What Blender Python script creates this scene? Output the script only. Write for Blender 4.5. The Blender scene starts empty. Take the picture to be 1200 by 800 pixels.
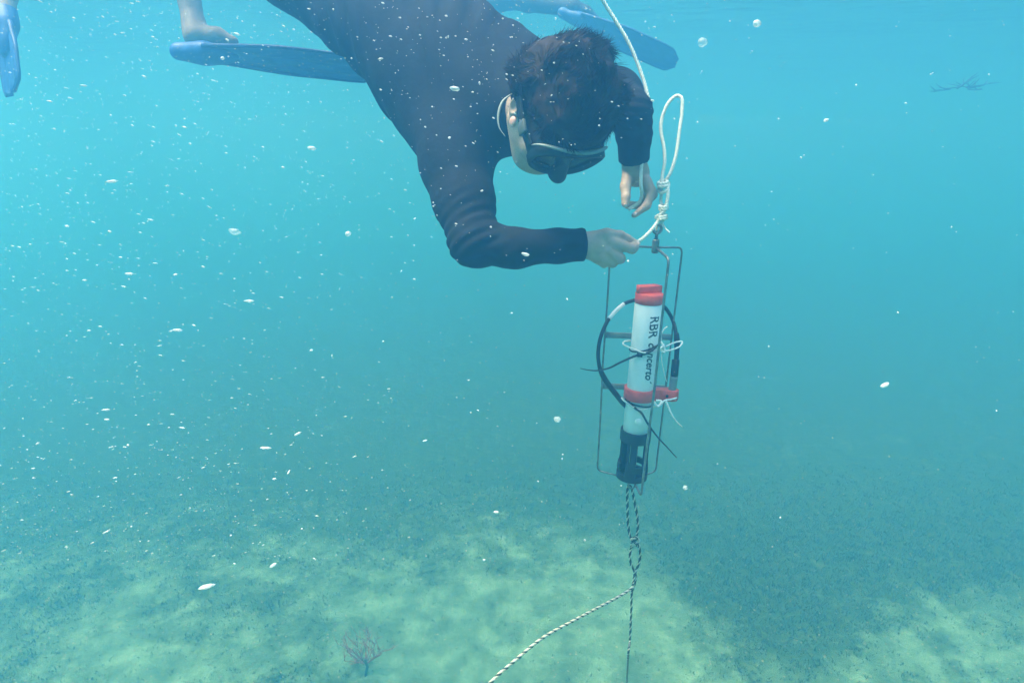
import bpy, bmesh, math, random
import numpy as np
from math import radians as R, sin, cos, pi
from mathutils import Vector, Matrix, noise
sc = bpy.context.scene
C = sc.collection
random.seed(7); rng = np.random.default_rng(7)

# ================================================================= camera
PITCH = R(17.0); CAMZ = 3.5; F = 782.0          # F: focal length in photograph pixels (1200 wide)
SURF = CAMZ + 1.10                              # height of the water surface above the seabed
cd = bpy.data.cameras.new("camera"); cam = bpy.data.objects.new("camera", cd); C.objects.link(cam)
cam.location = (0, 0, CAMZ); cam.rotation_euler = (R(90) - PITCH, 0, 0)
cd.sensor_width = 36; cd.lens = 36 * F / 1200; cd.clip_start = 0.02; cd.clip_end = 500
sc.camera = cam
# ================================================================= daylight
SUN_EL, SUN_AZ = R(71), R(-95)
w = bpy.data.worlds.new("World"); sc.world = w; w.use_nodes = True
nt = w.node_tree; bg = nt.nodes["Background"]
sky = nt.nodes.new("ShaderNodeTexSky"); sky.sky_type = 'NISHITA'; sky.sun_disc = False
sky.sun_elevation = SUN_EL; sky.sun_rotation = SUN_AZ
nt.links.new(sky.outputs[0], bg.inputs[0]); bg.inputs[1].default_value = 0.15
sd = bpy.data.lights.new("sun", 'SUN'); sun = bpy.data.objects.new("sun", sd); C.objects.link(sun)
sd.energy = 1.5; sd.angle = R(22); sd.color = (1.0, .96, .9)
sdir = Vector((sin(SUN_AZ) * cos(SUN_EL), cos(SUN_AZ) * cos(SUN_EL), sin(SUN_EL)))
sun.rotation_euler = sdir.to_track_quat('Z', 'Y').to_euler(); sun.location = sdir * 20
sc.view_settings.view_transform = 'Standard'; sc.view_settings.look = 'None'
sc.view_settings.exposure = 2.6; sc.view_settings.gamma = 1
cy = sc.cycles
cy.max_bounces = 8; cy.volume_bounces = 4; cy.diffuse_bounces = 3; cy.glossy_bounces = 3
cy.transmission_bounces = 4; cy.transparent_max_bounces = 8; cy.use_denoising = True

# ================================================================= helpers
RC = cam.rotation_euler.to_matrix()
CL = Vector(cam.location)
def P(px, py, d):
    """World point seen at pixel (px, py) of the photograph, d metres in front of the lens."""
    return CL + RC @ Vector(((px - 600) / F * d, -(py - 400) / F * d, -d))
def D3(x, y, z):
    """Direction given as right, up, towards the viewer."""
    return RC @ Vector((x, y, z))
def proj(p):
    q = RC.transposed() @ (Vector(p) - CL); return (600 + F * q.x / -q.z, 400 - F * q.y / -q.z)

def M(name, col, rough=.6, metal=0., var=0., vscale=40., bump=0., bscale=80., spec=.5, alpha=1., col2=None):
    m = bpy.data.materials.new(name); m.use_nodes = True; n = m.node_tree; b = n.nodes['Principled BSDF']
    b.inputs['Base Color'].default_value = (*col, 1); b.inputs['Roughness'].default_value = rough
    b.inputs['Metallic'].default_value = metal; b.inputs['Specular IOR Level'].default_value = spec
    b.inputs['Alpha'].default_value = alpha
    tc = n.nodes.new('ShaderNodeTexCoord')
    if var or col2:
        t = n.nodes.new('ShaderNodeTexNoise'); t.inputs['Scale'].default_value = vscale; t.inputs['Detail'].default_value = 5
        n.links.new(tc.outputs['Object'], t.inputs['Vector'])
        r = n.nodes.new('ShaderNodeValToRGB'); e = r.color_ramp.elements
        e[0].position = .35; e[1].position = .65
        c2 = col2 or tuple(min(1, c * (1 + var)) for c in col)
        e[0].color = (*[c * (1 - var) for c in col], 1); e[1].color = (*c2, 1)
        n.links.new(t.outputs[0], r.inputs[0]); n.links.new(r.outputs[0], b.inputs['Base Color'])
    if bump:
        t = n.nodes.new('ShaderNodeTexNoise'); t.inputs['Scale'].default_value = bscale; t.inputs['Detail'].default_value = 3
        n.links.new(tc.outputs['Object'], t.inputs['Vector'])
        bp = n.nodes.new('ShaderNodeBump'); bp.inputs['Distance'].default_value = bump; bp.inputs['Strength'].default_value = .6
        n.links.new(t.outputs[0], bp.inputs['Height']); n.links.new(bp.outputs[0], b.inputs['Normal'])
    return m

MT = dict(
    suit=M('navy_lycra', (.009, .010, .015), .85, var=.25, vscale=14, bump=.002, bscale=60, spec=.2),
    skin=M('skin', (.48, .33, .24), .55, var=.10, vscale=45, bump=.0012, bscale=160),
    pale_skin=M('pale_skin', (.36, .25, .18), .6, var=.08, vscale=20),
    nail=M('nail', (.66, .45, .38), .3),
    hair=M('dark_brown_hair', (.026, .014, .009), .7, var=.4, vscale=30, spec=.12),
    rubber=M('black_rubber', (.016, .017, .018), .5),
    skirt=M('grey_silicone', (.10, .12, .11), .45, var=.1),
    trim=M('pale_silicone', (.20, .23, .20), .45),
    lens=M('mask_glass', (.02, .03, .03), .04, alpha=.45),
    eye=M('eye_white', (.7, .68, .64), .2),
    white=M('white_housing', (.80, .80, .78), .38, var=.04, vscale=25),
    red=M('red_plastic', (.78, .085, .05), .45, var=.12, vscale=60, bump=.0006, bscale=300),
    black=M('black_plastic', (.014, .015, .017), .5),
    print=M('black_print', (.03, .03, .035), .6),
    steel=M('stainless_rod', (.22, .23, .21), .36, metal=.6, var=.25, vscale=60),
    plate=M('dull_grey_plate', (.22, .24, .22), .6, var=.15, vscale=50),
    rope=M('white_rope', (.78, .75, .64), .8, var=.12, vscale=150, bump=.001, bscale=500),
    cord=M('white_cord', (.74, .74, .70), .7, var=.1, vscale=200),
    olive=M('olive_strand', (.045, .050, .030), .8, var=.3, vscale=200),
    fleck=M('rope_light_strand', (.62, .58, .46), .8, var=.15, vscale=200),
    fin=M('blue_fin_rubber', (.030, .115, .34), .5, var=.15, vscale=20),
    finrail=M('dark_blue_rubber', (.022, .075, .23), .5),
    shorts=M('dark_shorts', (.03, .035, .05), .8, var=.2),
    snow=M('pale_particle', (.90, .88, .82), .35, alpha=.5),
    jelly=M('cloudy_jelly', (.85, .86, .80), .3, alpha=.24),
    clip=M('pale_pink', (.70, .36, .28), .4, var=.3, vscale=120),
    redweed=M('red_seaweed', (.42, .13, .10), .8, var=.35, vscale=60),
    weed=M('brown_seaweed', (.035, .045, .022), .8, var=.3, vscale=40),
    turf=M('green_brown_turf', (.045, .076, .008), .85, var=.35, vscale=5.0, col2=(.095, .135, .02)),
    rubble=M('shell_rubble', (.30, .27, .19), .9, var=.4, vscale=8),
)

def link(name, me, mat=None, parent=None):
    o = bpy.data.objects.new(name, me); C.objects.link(o)
    if mat:
        for m in (mat if isinstance(mat, (list, tuple)) else [mat]): me.materials.append(m)
    if parent:
        o.parent = parent
    return o
def root_loc(p):
    v = Vector((0, 0, 0))
    while p is not None: v = v + Vector(p.location); p = p.parent
    return v
def obj(name, bm, mat, parent=None, smooth=True):
    me = bpy.data.meshes.new(name)
    off = root_loc(parent)
    if parent is None:                       # a one-mesh thing gets its origin at its own middle
        c = Vector((0, 0, 0))
        for v in bm.verts: c += v.co
        off = c / max(1, len(bm.verts))
    for v in bm.verts: v.co -= off
    bmesh.ops.recalc_face_normals(bm, faces=bm.faces)
    bm.to_mesh(me); bm.free()
    if smooth:
        me.polygons.foreach_set('use_smooth', [True] * len(me.polygons))
    o = link(name, me, mat, parent)
    if parent is None: o.location = off
    return o
def npobj(name, V, Q, mat, parent=None, smooth=True):
    me = bpy.data.meshes.new(name); off = np.array(root_loc(parent))
    Q = np.asarray(Q)
    V = np.asarray(V, dtype=np.float64) - off
    me.vertices.add(len(V)); me.vertices.foreach_set('co', V.astype(np.float32).ravel())
    n, k = Q.shape
    me.loops.add(n * k); me.loops.foreach_set('vertex_index', Q.astype(np.int32).ravel())
    me.polygons.add(n); me.polygons.foreach_set('loop_start', np.arange(0, n * k, k, dtype=np.int32))
    me.update(calc_edges=True); me.validate()
    if smooth: me.polygons.foreach_set('use_smooth', [True] * len(me.polygons))
    return link(name, me, mat, parent)
def tag(o, label=None, cat=None, group=None, kind=None):
    if label: o['label'] = label
    if cat: o['category'] = cat
    if group: o['group'] = group
    if kind: o['kind'] = kind
    return o
def thing(name, loc, label, cat, group=None):
    o = bpy.data.objects.new(name, None); C.objects.link(o); o.location = loc; o.empty_display_size = .05
    return tag(o, label, cat, group)

def spline(pts, n=6):
    """Catmull-Rom through the points (xyz or xyz+radius)."""
    A = [np.array(p, float) for p in pts]; A = [2 * A[0] - A[1]] + A + [2 * A[-1] - A[-2]]; out = []
    for i in range(1, len(A) - 2):
        p0, p1, p2, p3 = A[i - 1:i + 3]
        for k in range(n):
            t = k / n
            out.append(.5 * (2 * p1 + (p2 - p0) * t + (2 * p0 - 5 * p1 + 4 * p2 - p3) * t * t + (3 * p1 - p0 - 3 * p2 + p3) * t ** 3))
    out.append(A[-2]); return out
def frames(pts):
    pts = [Vector(p[:3]) for p in pts]; T = []
    for i in range(len(pts)):
        t = pts[min(i + 1, len(pts) - 1)] - pts[max(i - 1, 0)]
        T.append(t.normalized() if t.length > 1e-9 else Vector((0, 0, 1)))
    n = T[0].orthogonal().normalized(); N = []
    for t in T:
        n = (n - t * n.dot(t)); n = n.normalized() if n.length > 1e-6 else t.orthogonal().normalized(); N.append(n)
    return pts, T, N
def tube(bm, pts, r, seg=8, cap=True, flat=1., mi=0):
    pts_, T, N = frames(pts); rings = []
    for i, (p, t, n) in enumerate(zip(pts_, T, N)):
        b = t.cross(n); rr = r if not callable(r) else r(i / (len(pts_) - 1))
        rings.append([bm.verts.new(p + n * (rr * cos(2 * pi * k / seg)) + b * (rr * flat * sin(2 * pi * k / seg))) for k in range(seg)])
    fs = []
    for a, b in zip(rings, rings[1:]):
        for k in range(seg): fs.append(bm.faces.new((a[k], a[(k + 1) % seg], b[(k + 1) % seg], b[k])))
    if cap:
        fs.append(bm.faces.new(rings[0][::-1])); fs.append(bm.faces.new(rings[-1]))
    for f in fs: f.material_index = mi
def resample(pts, step):
    P_ = [Vector(p[:3]) for p in pts]; out = [P_[0]]; acc = 0.
    for a, b in zip(P_, P_[1:]):
        L = (b - a).length; s = step - acc
        while s <= L:
            out.append(a.lerp(b, s / L)); s += step
        acc = L - (s - step)
    return out
def rope(bm, pts, r, pitch, strands=3, mats=(0,), seg=5, step=.004):
    """A laid rope: strands wound round the line."""
    pts, T, N = frames(resample(pts, step)); ro = r * .52; rs = r * .56
    for k in range(strands):
        line = []
        for i, (p, t, n) in enumerate(zip(pts, T, N)):
            a = 2 * pi * (i * step / pitch + k / strands); b = t.cross(n)
            line.append(p + n * (ro * cos(a)) + b * (ro * sin(a)))
        tube(bm, line, rs, seg, mi=mats[k % len(mats)])
def box(bm, c, ax, half):
    c = Vector(c); V = {}
    for i in (-1, 1):
        for j in (-1, 1):
            for k in (-1, 1):
                V[i, j, k] = bm.verts.new(c + ax[0] * (i * half[0]) + ax[1] * (j * half[1]) + ax[2] * (k * half[2]))
    for f in (((-1,-1,-1),(-1,1,-1),(1,1,-1),(1,-1,-1)), ((-1,-1,1),(1,-1,1),(1,1,1),(-1,1,1)),
              ((-1,-1,-1),(1,-1,-1),(1,-1,1),(-1,-1,1)), ((-1,1,-1),(-1,1,1),(1,1,1),(1,1,-1)),
              ((-1,-1,-1),(-1,-1,1),(-1,1,1),(-1,1,-1)), ((1,-1,-1),(1,1,-1),(1,1,1),(1,-1,1))):
        bm.faces.new([V[q] for q in f])
def bevel(bm, w, seg=2):
    bmesh.ops.bevel(bm, geom=list(bm.edges), offset=w, segments=seg, affect='EDGES', profile=.5)

# ----------------------------------------------------------------- implicit bodies (smooth union, meshed with surface nets)
class Body:
    def __init__(s): s.pr = []
    def cone(s, a, ra, b, rb, k=.02):
        a = np.array(a); b = np.array(b)
        def f(p):
            ab = b - a; t = np.clip(((p - a) @ ab) / max(1e-9, ab @ ab), 0, 1)
            return np.linalg.norm(p - a - t[..., None] * ab, axis=-1) - (ra + (rb - ra) * t)
        m = max(ra, rb); s.pr.append((f, np.minimum(a, b) - m, np.maximum(a, b) + m, k, 'u')); return s
    def chain(s, pts, k=.02):
        for (a, ra), (b, rb) in zip(pts, pts[1:]): s.cone(a, ra, b, rb, k)
        return s
    def ell(s, c, axes, rad, k=.02, op='u'):
        c = np.array(c); A = np.array([np.array(v) / np.linalg.norm(np.array(v)) for v in axes]); rad = np.array(rad)
        def f(p):
            q = (p - c) @ A.T; k0 = np.linalg.norm(q / rad, axis=-1); k1 = np.linalg.norm(q / rad ** 2, axis=-1)
            return k0 * (k0 - 1) / np.maximum(k1, 1e-6)
        m = rad.max(); s.pr.append((f, c - m, c + m, k, op)); return s
    def cut(s, c, n, reach):
        c = np.array(c); n = np.array(n)
        f = lambda p: np.where(np.linalg.norm(p - c, axis=-1) < reach, (p - c) @ n, -1.)
        s.pr.append((f, c - reach, c + reach, 0, 'i')); return s
    def mesh(s, h, B=32):
        lo = np.min([p[1] for p in s.pr], 0) - .03; hi = np.max([p[2] for p in s.pr], 0) + .03
        nb = np.ceil((hi - lo) / (h * B)).astype(int); g = np.arange(B + 2)
        ids, pos, quads = [], [], []
        N = nb * B + 4
        for bi in np.ndindex(*nb):
            o = np.array(bi) * B; blo = lo + o * h; bhi = blo + (B + 1) * h
            use = [p for p in s.pr if np.all(p[1] - .02 - p[3] < bhi) and np.all(p[2] + .02 + p[3] > blo)]
            if not any(p[4] == 'u' for p in use): continue
            X = np.stack(np.meshgrid(*(lo[a] + (o[a] + g) * h for a in range(3)), indexing='ij'), -1)
            f = np.full(X.shape[:3], .5)
            for fn, _, _, k, op in use:
                d = fn(X)
                if op == 'u':
                    hh = np.clip(.5 + .5 * (d - f) / k, 0, 1); f = f * hh + d * (1 - hh) - k * hh * (1 - hh)   # smooth min of f and d
                elif op == 'i': f = np.maximum(f, d)
                else:
                    f = np.maximum(f, -d)
            sg = f < 0
            c8 = [sg[i:i + B + 1, j:j + B + 1, l:l + B + 1] for i in (0, 1) for j in (0, 1) for l in (0, 1)]
            al = np.logical_and.reduce(c8); an = np.logical_or.reduce(c8); act = np.argwhere(an & ~al)
            if len(act) == 0: continue
            acc = np.zeros((len(act), 3)); cnt = np.zeros(len(act))
            for ax in range(3):
                for u in (0, 1):
                    for v in (0, 1):
                        e0 = np.zeros(3, int); oth = [a for a in range(3) if a != ax]; e0[oth[0]] = u; e0[oth[1]] = v
                        e1 = e0.copy(); e1[ax] = 1
                        A_ = act + e0; B_ = act + e1
                        fa = f[A_[:, 0], A_[:, 1], A_[:, 2]]; fb = f[B_[:, 0], B_[:, 1], B_[:, 2]]
                        cr = (fa < 0) != (fb < 0); t = np.where(cr, fa / np.where(cr, fa - fb, 1), 0)
                        pt = A_ + t[:, None] * (e1 - e0); acc[cr] += pt[cr]; cnt[cr] += 1
            co = lo + (o + acc / cnt[:, None]) * h; ga = act + o
            ids.append((ga[:, 0] * N[1] + ga[:, 1]) * N[2] + ga[:, 2]); pos.append(co)
            for ax in range(3):
                oth = [(1, 2), (2, 0), (0, 1)][ax]
                a0 = sg; sl = [slice(1, B + 1)] * 3; s2 = list(sl); sl[ax] = slice(0, B); s2[ax] = slice(1, B + 1)
                e = a0[tuple(sl)] != a0[tuple(s2)]; q = np.argwhere(e)
                if len(q) == 0: continue
                st = np.ones(3, int); st[ax] = 0; q = q + st
                ins = a0[q[:, 0], q[:, 1], q[:, 2]]
                du = np.zeros(3, int); du[oth[0]] = 1; dv = np.zeros(3, int); dv[oth[1]] = 1
                cs = [q - du - dv, q - dv, q, q - du]
                cid = np.stack([((c + o)[:, 0] * N[1] + (c + o)[:, 1]) * N[2] + (c + o)[:, 2] for c in cs], 1)
                cid[~ins] = cid[~ins][:, ::-1]; quads.append(cid)
        ids = np.concatenate(ids); pos = np.concatenate(pos); quads = np.concatenate(quads)
        uid, fi = np.unique(ids, return_index=True); V = pos[fi]
        Q = np.searchsorted(uid, quads); ok = np.all(uid[np.clip(Q, 0, len(uid) - 1)] == quads, axis=1); Q = Q[ok]
        used = np.unique(Q); mp = np.zeros(len(V), int); mp[used] = np.arange(len(used))
        return V[used], mp[Q]

def smooth_np(V, Q, it=2, lam=.5):
    for _ in range(it):
        acc = np.zeros_like(V); cnt = np.zeros(len(V))
        for a, b in ((0, 1), (1, 2), (2, 3), (3, 0)):
            np.add.at(acc, Q[:, a], V[Q[:, b]]); np.add.at(acc, Q[:, b], V[Q[:, a]])
            np.add.at(cnt, Q[:, a], 1); np.add.at(cnt, Q[:, b], 1)
        V = V + lam * (acc / np.maximum(cnt, 1)[:, None] - V)
    return V
def normals_np(V, Q):
    n = np.cross(V[Q[:, 2]] - V[Q[:, 0]], V[Q[:, 3]] - V[Q[:, 1]]); out = np.zeros_like(V)
    for k in range(4): np.add.at(out, Q[:, k], n)
    return out / np.maximum(np.linalg.norm(out, axis=1), 1e-9)[:, None]

# ================================================================= the setting
# ---- seabed: one sheet, finest below the lens; algae amount, with distance haze put in, kept per vertex
def ground_at(px, py):
    d = (P(px, py, 1) - CL); t = -CL.z / d.z; return CL + d * t
BLOBS = []       # (centre, radius x, radius y, strength): + algae, - bare sand, laid out on the ground
def blob(px, py, rx, ry, s):
    g = ground_at(px, py); BLOBS.append((g.x, g.y, rx, ry, s))
blob(900, 640, 1.0, 1.3, .70); blob(1020, 540, 2.4, 1.7, .70); blob(1180, 600, 1.5, 1.0, .55); blob(870, 720, .55, .6, .50); blob(1120, 690, .9, .3, .15)
blob(180, 540, 2.8, 1.5, .22); blob(420, 610, .9, .7, .15); blob(330, 720, .6, .3, .20); blob(60, 640, 1.0, .6, .18); blob(650, 500, 2.0, 1.4, .30)
blob(600, 740, 1.0, .70, -.40); blob(705, 640, .8, .8, -.36); blob(1090, 765, .9, .45, -.34); blob(520, 800, .8, .45, -.2)
blob(240, 770, 1.3, .45, -.16); blob(775, 760, .4, .4, -.30); blob(350, 640, .6, .35, -.14)
def fbm(x, y, s, oct=4, seed=0.):
    v = 0.; a = .5
    for i in range(oct):
        v += a * noise.noise(Vector((x * s + seed, y * s - seed, seed * .37))); s *= 2.03; a *= .52
    return v
def algae(x, y):
    v = .44 + .60 * fbm(x, y, 1.3, 5, 3.1) + .60 * fbm(x, y, 5.5, 4, 9.7)
    for bx, by, rx, ry, s in BLOBS:
        q = ((x - bx) / rx) ** 2 + ((y - by) / ry) ** 2
        if q < 6: v += s * math.exp(-q)
    far_haze = max(0., min(1., (y - 4.5) / 1.9)); v = v * (1 - far_haze) + far_haze * .95  # distant ground evened out to near-full algae, imitating haze in the colour
    return max(0., min(1.2, v))
def height(x, y):
    if abs(x) > 14 or y > 18 or y < -6: return 0.
    a = algae(x, y)
    return .07 * fbm(x, y, .55, 3, 1.7) + .018 * fbm(x, y, 4., 3, 5.) + .028 * (a - .4)
def axis_lines(lo, hi, flo, fhi, fine, grow=1.22):
    L = list(np.arange(flo, fhi + 1e-6, fine)); s = fine; x = L[-1]
    while x < hi: s *= grow; x = min(hi, x + s); L.append(x)
    s = fine; x = L[0]; pre = []
    while x > lo: s *= grow; x = max(lo, x - s); pre.append(x)
    return pre[::-1] + L
HALF = 38.
xs = axis_lines(-HALF, HALF, -4.8, 5.0, .05); ys = axis_lines(-HALF, HALF, 1.8, 7.6, .05)
V = []; A = []
for y in ys:
    for x in xs:
        V.append((x, y, height(x, y))); A.append(algae(x, y) if abs(x) < 16 and -6 < y < 24 else .5)
nx = len(xs); Q = [(j * nx + i, j * nx + i + 1, (j + 1) * nx + i + 1, (j + 1) * nx + i) for j in range(len(ys) - 1) for i in range(nx - 1)]
m = bpy.data.materials.new('sandy_seabed'); m.use_nodes = True; n = m.node_tree; b = n.nodes['Principled BSDF']
b.inputs['Roughness'].default_value = .95; b.inputs['Specular IOR Level'].default_value = .1
tc = n.nodes.new('ShaderNodeTexCoord'); at = n.nodes.new('ShaderNodeAttribute'); at.attribute_name = 'algae'
def tex(scale, detail=6, dist=0.):
    t = n.nodes.new('ShaderNodeTexNoise'); t.inputs['Scale'].default_value = scale; t.inputs['Detail'].default_value = detail
    t.inputs['Distortion'].default_value = dist; t.inputs['Roughness'].default_value = .62; n.links.new(tc.outputs['Object'], t.inputs['Vector']); return t
def ramp(src, stops):
    r = n.nodes.new('ShaderNodeValToRGB'); e = r.color_ramp.elements
    while len(e) < len(stops): e.new(.5)
    for q, (p_, c_) in zip(e, stops): q.position = p_; q.color = (*c_, 1)
    n.links.new(src, r.inputs[0]); return r
def math_(op, a, b_, clamp=False):
    q = n.nodes.new('ShaderNodeMath'); q.operation = op; q.use_clamp = clamp
    for i, v in enumerate((a, b_)):
        if isinstance(v, (int, float)): q.inputs[i].default_value = v
        else: n.links.new(v, q.inputs[i])
    return q.outputs[0]
sand = ramp(tex(4, 10, .25).outputs[0], [(.3, (.085, .14, .075)), (.5, (.18, .275, .18)), (.70, (.33, .47, .35))])
weed = ramp(tex(14, 8, .6).outputs[0], [(.3, (.035, .062, .006)), (.55, (.062, .098, .010)), (.75, (.13, .165, .026))])
k = math_('ADD', at.outputs['Fac'], math_('MULTIPLY', math_('SUBTRACT', tex(3.2, 9, .3).outputs[0], .5), 1.25))
k = math_('ADD', k, math_('MULTIPLY', math_('SUBTRACT', tex(20, 8, .3).outputs[0], .5), 1.15))
mk = ramp(k, [(.20, (0, 0, 0)), (.84, (1, 1, 1))])
mx = n.nodes.new('ShaderNodeMix'); mx.data_type = 'RGBA'
n.links.new(mk.outputs[0], mx.inputs[0]); n.links.new(sand.outputs[0], mx.inputs[6]); n.links.new(weed.outputs[0], mx.inputs[7])
n.links.new(mx.outputs[2], b.inputs['Base Color'])
bp = n.nodes.new('ShaderNodeBump'); bp.inputs['Distance'].default_value = .03; bp.inputs['Strength'].default_value = .6
n.links.new(math_('ADD', tex(22, 6, .5).outputs[0], math_('MULTIPLY', tex(90, 3).outputs[0], .3)), bp.inputs['Height']); n.links.new(bp.outputs[0], b.inputs['Normal'])
sb = npobj('seabed', V, Q, m); tag(sb, 'pale sandy seabed with dark patches of algae', kind='structure')
sb.data.attributes.new('algae', 'FLOAT', 'POINT').data.foreach_set('value', np.array(A, np.float32))

# ---- water surface, seen only from below
nu = 90; gx = np.linspace(-HALF, HALF, nu)
V = [(x, y, SURF + .03 * noise.noise(Vector((x * .7, y * .7, 0)))) for y in gx for x in gx]
Q = [(j * nu + i, j * nu + i + 1, (j + 1) * nu + i + 1, (j + 1) * nu + i) for j in range(nu - 1) for i in range(nu - 1)]
m = bpy.data.materials.new('water_surface'); m.use_nodes = True; n = m.node_tree; n.nodes.clear()
o_ = n.nodes.new('ShaderNodeOutputMaterial'); mx = n.nodes.new('ShaderNodeMixShader'); tr = n.nodes.new('ShaderNodeBsdfTransparent')
gl = n.nodes.new('ShaderNodeBsdfGlossy'); gl.inputs['Roughness'].default_value = .03
fr = n.nodes.new('ShaderNodeFresnel'); fr.inputs[0].default_value = 1.33
tc = n.nodes.new('ShaderNodeTexCoord')
nz = n.nodes.new('ShaderNodeTexNoise'); nz.inputs['Scale'].default_value = 2.5; nz.inputs['Detail'].default_value = 4; n.links.new(tc.outputs['Object'], nz.inputs['Vector'])
bp = n.nodes.new('ShaderNodeBump'); bp.inputs['Distance'].default_value = .10; n.links.new(nz.outputs[0], bp.inputs['Height'])
n.links.new(bp.outputs[0], fr.inputs['Normal']); n.links.new(bp.outputs[0], gl.inputs['Normal'])
n.links.new(fr.outputs[0], mx.inputs[0]); n.links.new(tr.outputs[0], mx.inputs[1]); n.links.new(gl.outputs[0], mx.inputs[2]); n.links.new(mx.outputs[0], o_.inputs[0])
tag(npobj('water_surface', V, Q, m), 'rippled water surface seen from below', kind='structure')

# ---- the sea itself: one even, closed volume round everything
bm = bmesh.new(); box(bm, (0, 0, (SURF + .35 - 1.2) / 2), (Vector((1, 0, 0)), Vector((0, 1, 0)), Vector((0, 0, 1))), (HALF + 2, HALF + 2, (SURF + .35 + 1.2) / 2))
m = bpy.data.materials.new('sea_water'); m.use_nodes = True; n = m.node_tree; n.nodes.clear()
o_ = n.nodes.new('ShaderNodeOutputMaterial'); v_ = n.nodes.new('ShaderNodeVolumePrincipled'); n.links.new(v_.outputs[0], o_.inputs['Volume'])
v_.inputs['Color'].default_value = (.060, .264, .484, 1); v_.inputs['Absorption Color'].default_value = (.44, .63, .385, 1)
v_.inputs['Density'].default_value = .365; v_.inputs['Anisotropy'].default_value = .55
tag(obj('haze', bm, m, smooth=False), 'blue green murk of the sea water', kind='stuff')

# ---- low algae turf on the dark patches (uncountable)
tv, tf = [], []
def blade(p, hgt, wd, lean, az):
    i = len(tv); s = Vector((cos(az), sin(az), 0)) * wd; l = Vector((cos(lean[0]), sin(lean[0]), 0)) * lean[1] * hgt
    tv.extend([p - s, p + s, p + s * .8 + l * .4 + Vector((0, 0, hgt * .6)), p - s * .8 + l * .4 + Vector((0, 0, hgt * .6)), p + l + Vector((0, 0, hgt))])
    tf.extend([(i, i + 1, i + 2), (i, i + 2, i + 3), (i + 3, i + 2, i + 4)])
cnt = 0
while cnt < 22000:
    y = 1.9 + 5.2 * random.random() ** 1.2; x = random.uniform(-1, 1) * (y * .95 + .3)
    a = algae(x, y)
    if random.random() > max(.10, (a - .30) * 1.5) * max(.02, min(1., (7.0 - y) / 2.4)): continue
    p = Vector((x, y, height(x, y) - .004)); cnt += 1
    for _ in range(3):
        blade(p + Vector((random.gauss(0, .012), random.gauss(0, .012), 0)), random.uniform(.010, .034) * (.5 + .7 * a), random.uniform(.002, .005), (random.uniform(0, 6.28), random.uniform(.2, 1.3)), random.uniform(0, pi))
tag(npobj('algae_turf', [tuple(v) for v in tv], tf, MT['turf'], smooth=False), 'short fuzzy algae growing in dark patches on the sand', 'algae', kind='stuff')
# ---- broken shell and dead weed bits on the sand
tv, tf = [], []
for _ in range(7500):
    y = 2.0 + 4.2 * random.random() ** 1.3; x = random.uniform(-1, 1) * (y * .92 + .2); p = Vector((x, y, height(x, y) + .001)); s = random.uniform(.003, .011)
    i = len(tv); az = random.uniform(0, 6.28); u = Vector((cos(az), sin(az), 0)); v = Vector((-sin(az), cos(az), 0)); e = random.uniform(.3, .9)
    tv.extend([p + u * s, p + v * s * e, p - u * s, p - v * s * e, p + Vector((0, 0, s * .6)) + u * random.uniform(-.3, .3) * s])
    tf.extend([(i, i + 1, i + 4), (i + 1, i + 2, i + 4), (i + 2, i + 3, i + 4), (i + 3, i, i + 4)])
tag(npobj('shell_rubble', [tuple(v) for v in tv], tf, MT['rubble'], smooth=False), 'crumbs of shell and stone scattered on the sand', 'rubble', kind='stuff')

# ---- red branching seaweed on the bottom
def branch(bm, p, d, L, r, lev, curve=.5):
    pts = [p]; q = p.copy(); dd = d.copy()
    for _ in range(4):
        dd = (dd + Vector((random.gauss(0, .22), random.gauss(0, .22), random.gauss(.05, .15))) * curve).normalized(); q = q + dd * (L / 4); pts.append(q.copy())
    tube(bm, pts, lambda t: r * (1 - .6 * t), 4)
    if lev:
        for k in range(random.choice((3, 4))):
            nd = (dd + Vector((random.gauss(0, .75), random.gauss(0, .6), random.gauss(.25, .4)))).normalized(); branch(bm, pts[random.choice((1, 2, 3, 4))], nd, L * .62, r * .62, lev - 1)
g = ground_at(428, 789); g.z = height(g.x, g.y) - .005
red = thing('red_seaweed', g, 'small reddish branching seaweed sprig on the sand at lower left', 'seaweed')
bm = bmesh.new(); tube(bm, [g, g + Vector((.014, .02, .06)), g + Vector((0, .03, .11))], .010, 6); obj('stalk', bm, MT['weed'], red)
bm = bmesh.new()
for k in range(11):
    branch(bm, g + Vector((0, .028, .08)), Vector((-1.3 + 2.6 * k / 10, random.uniform(-.2, .5), .70)).normalized(), .15, .0050, 2)
obj('fronds', bm, MT['redweed'], red)
g = P(1133, 103, 6.0); bm = bmesh.new()
for k in range(7): branch(bm, g + Vector(((k - 3) * .045, random.uniform(-.02, .02), random.uniform(-.012, .012))), Vector((random.choice((-1, 1)), 0, random.uniform(-.5, .6))).normalized(), .15, .009, 1)
tag(obj('drifting_seaweed', bm, MT['weed']), 'ragged scrap of dark seaweed drifting in open water at upper right', 'seaweed')

# ================================================================= the diver
rt, upv, tow = D3(1, 0, 0), D3(0, 1, 0), D3(0, 0, 1)
HF = D3(.16, -.975, .10).normalized(); HU = D3(.42, .20, .88); HU = (HU - HF * HU.dot(HF)).normalized(); HR = HF.cross(HU)   # face, crown, right ear
HO = P(647, 132, 1.37)
def H(f, u, r): return HO + HF * f + HU * u + HR * r
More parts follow.
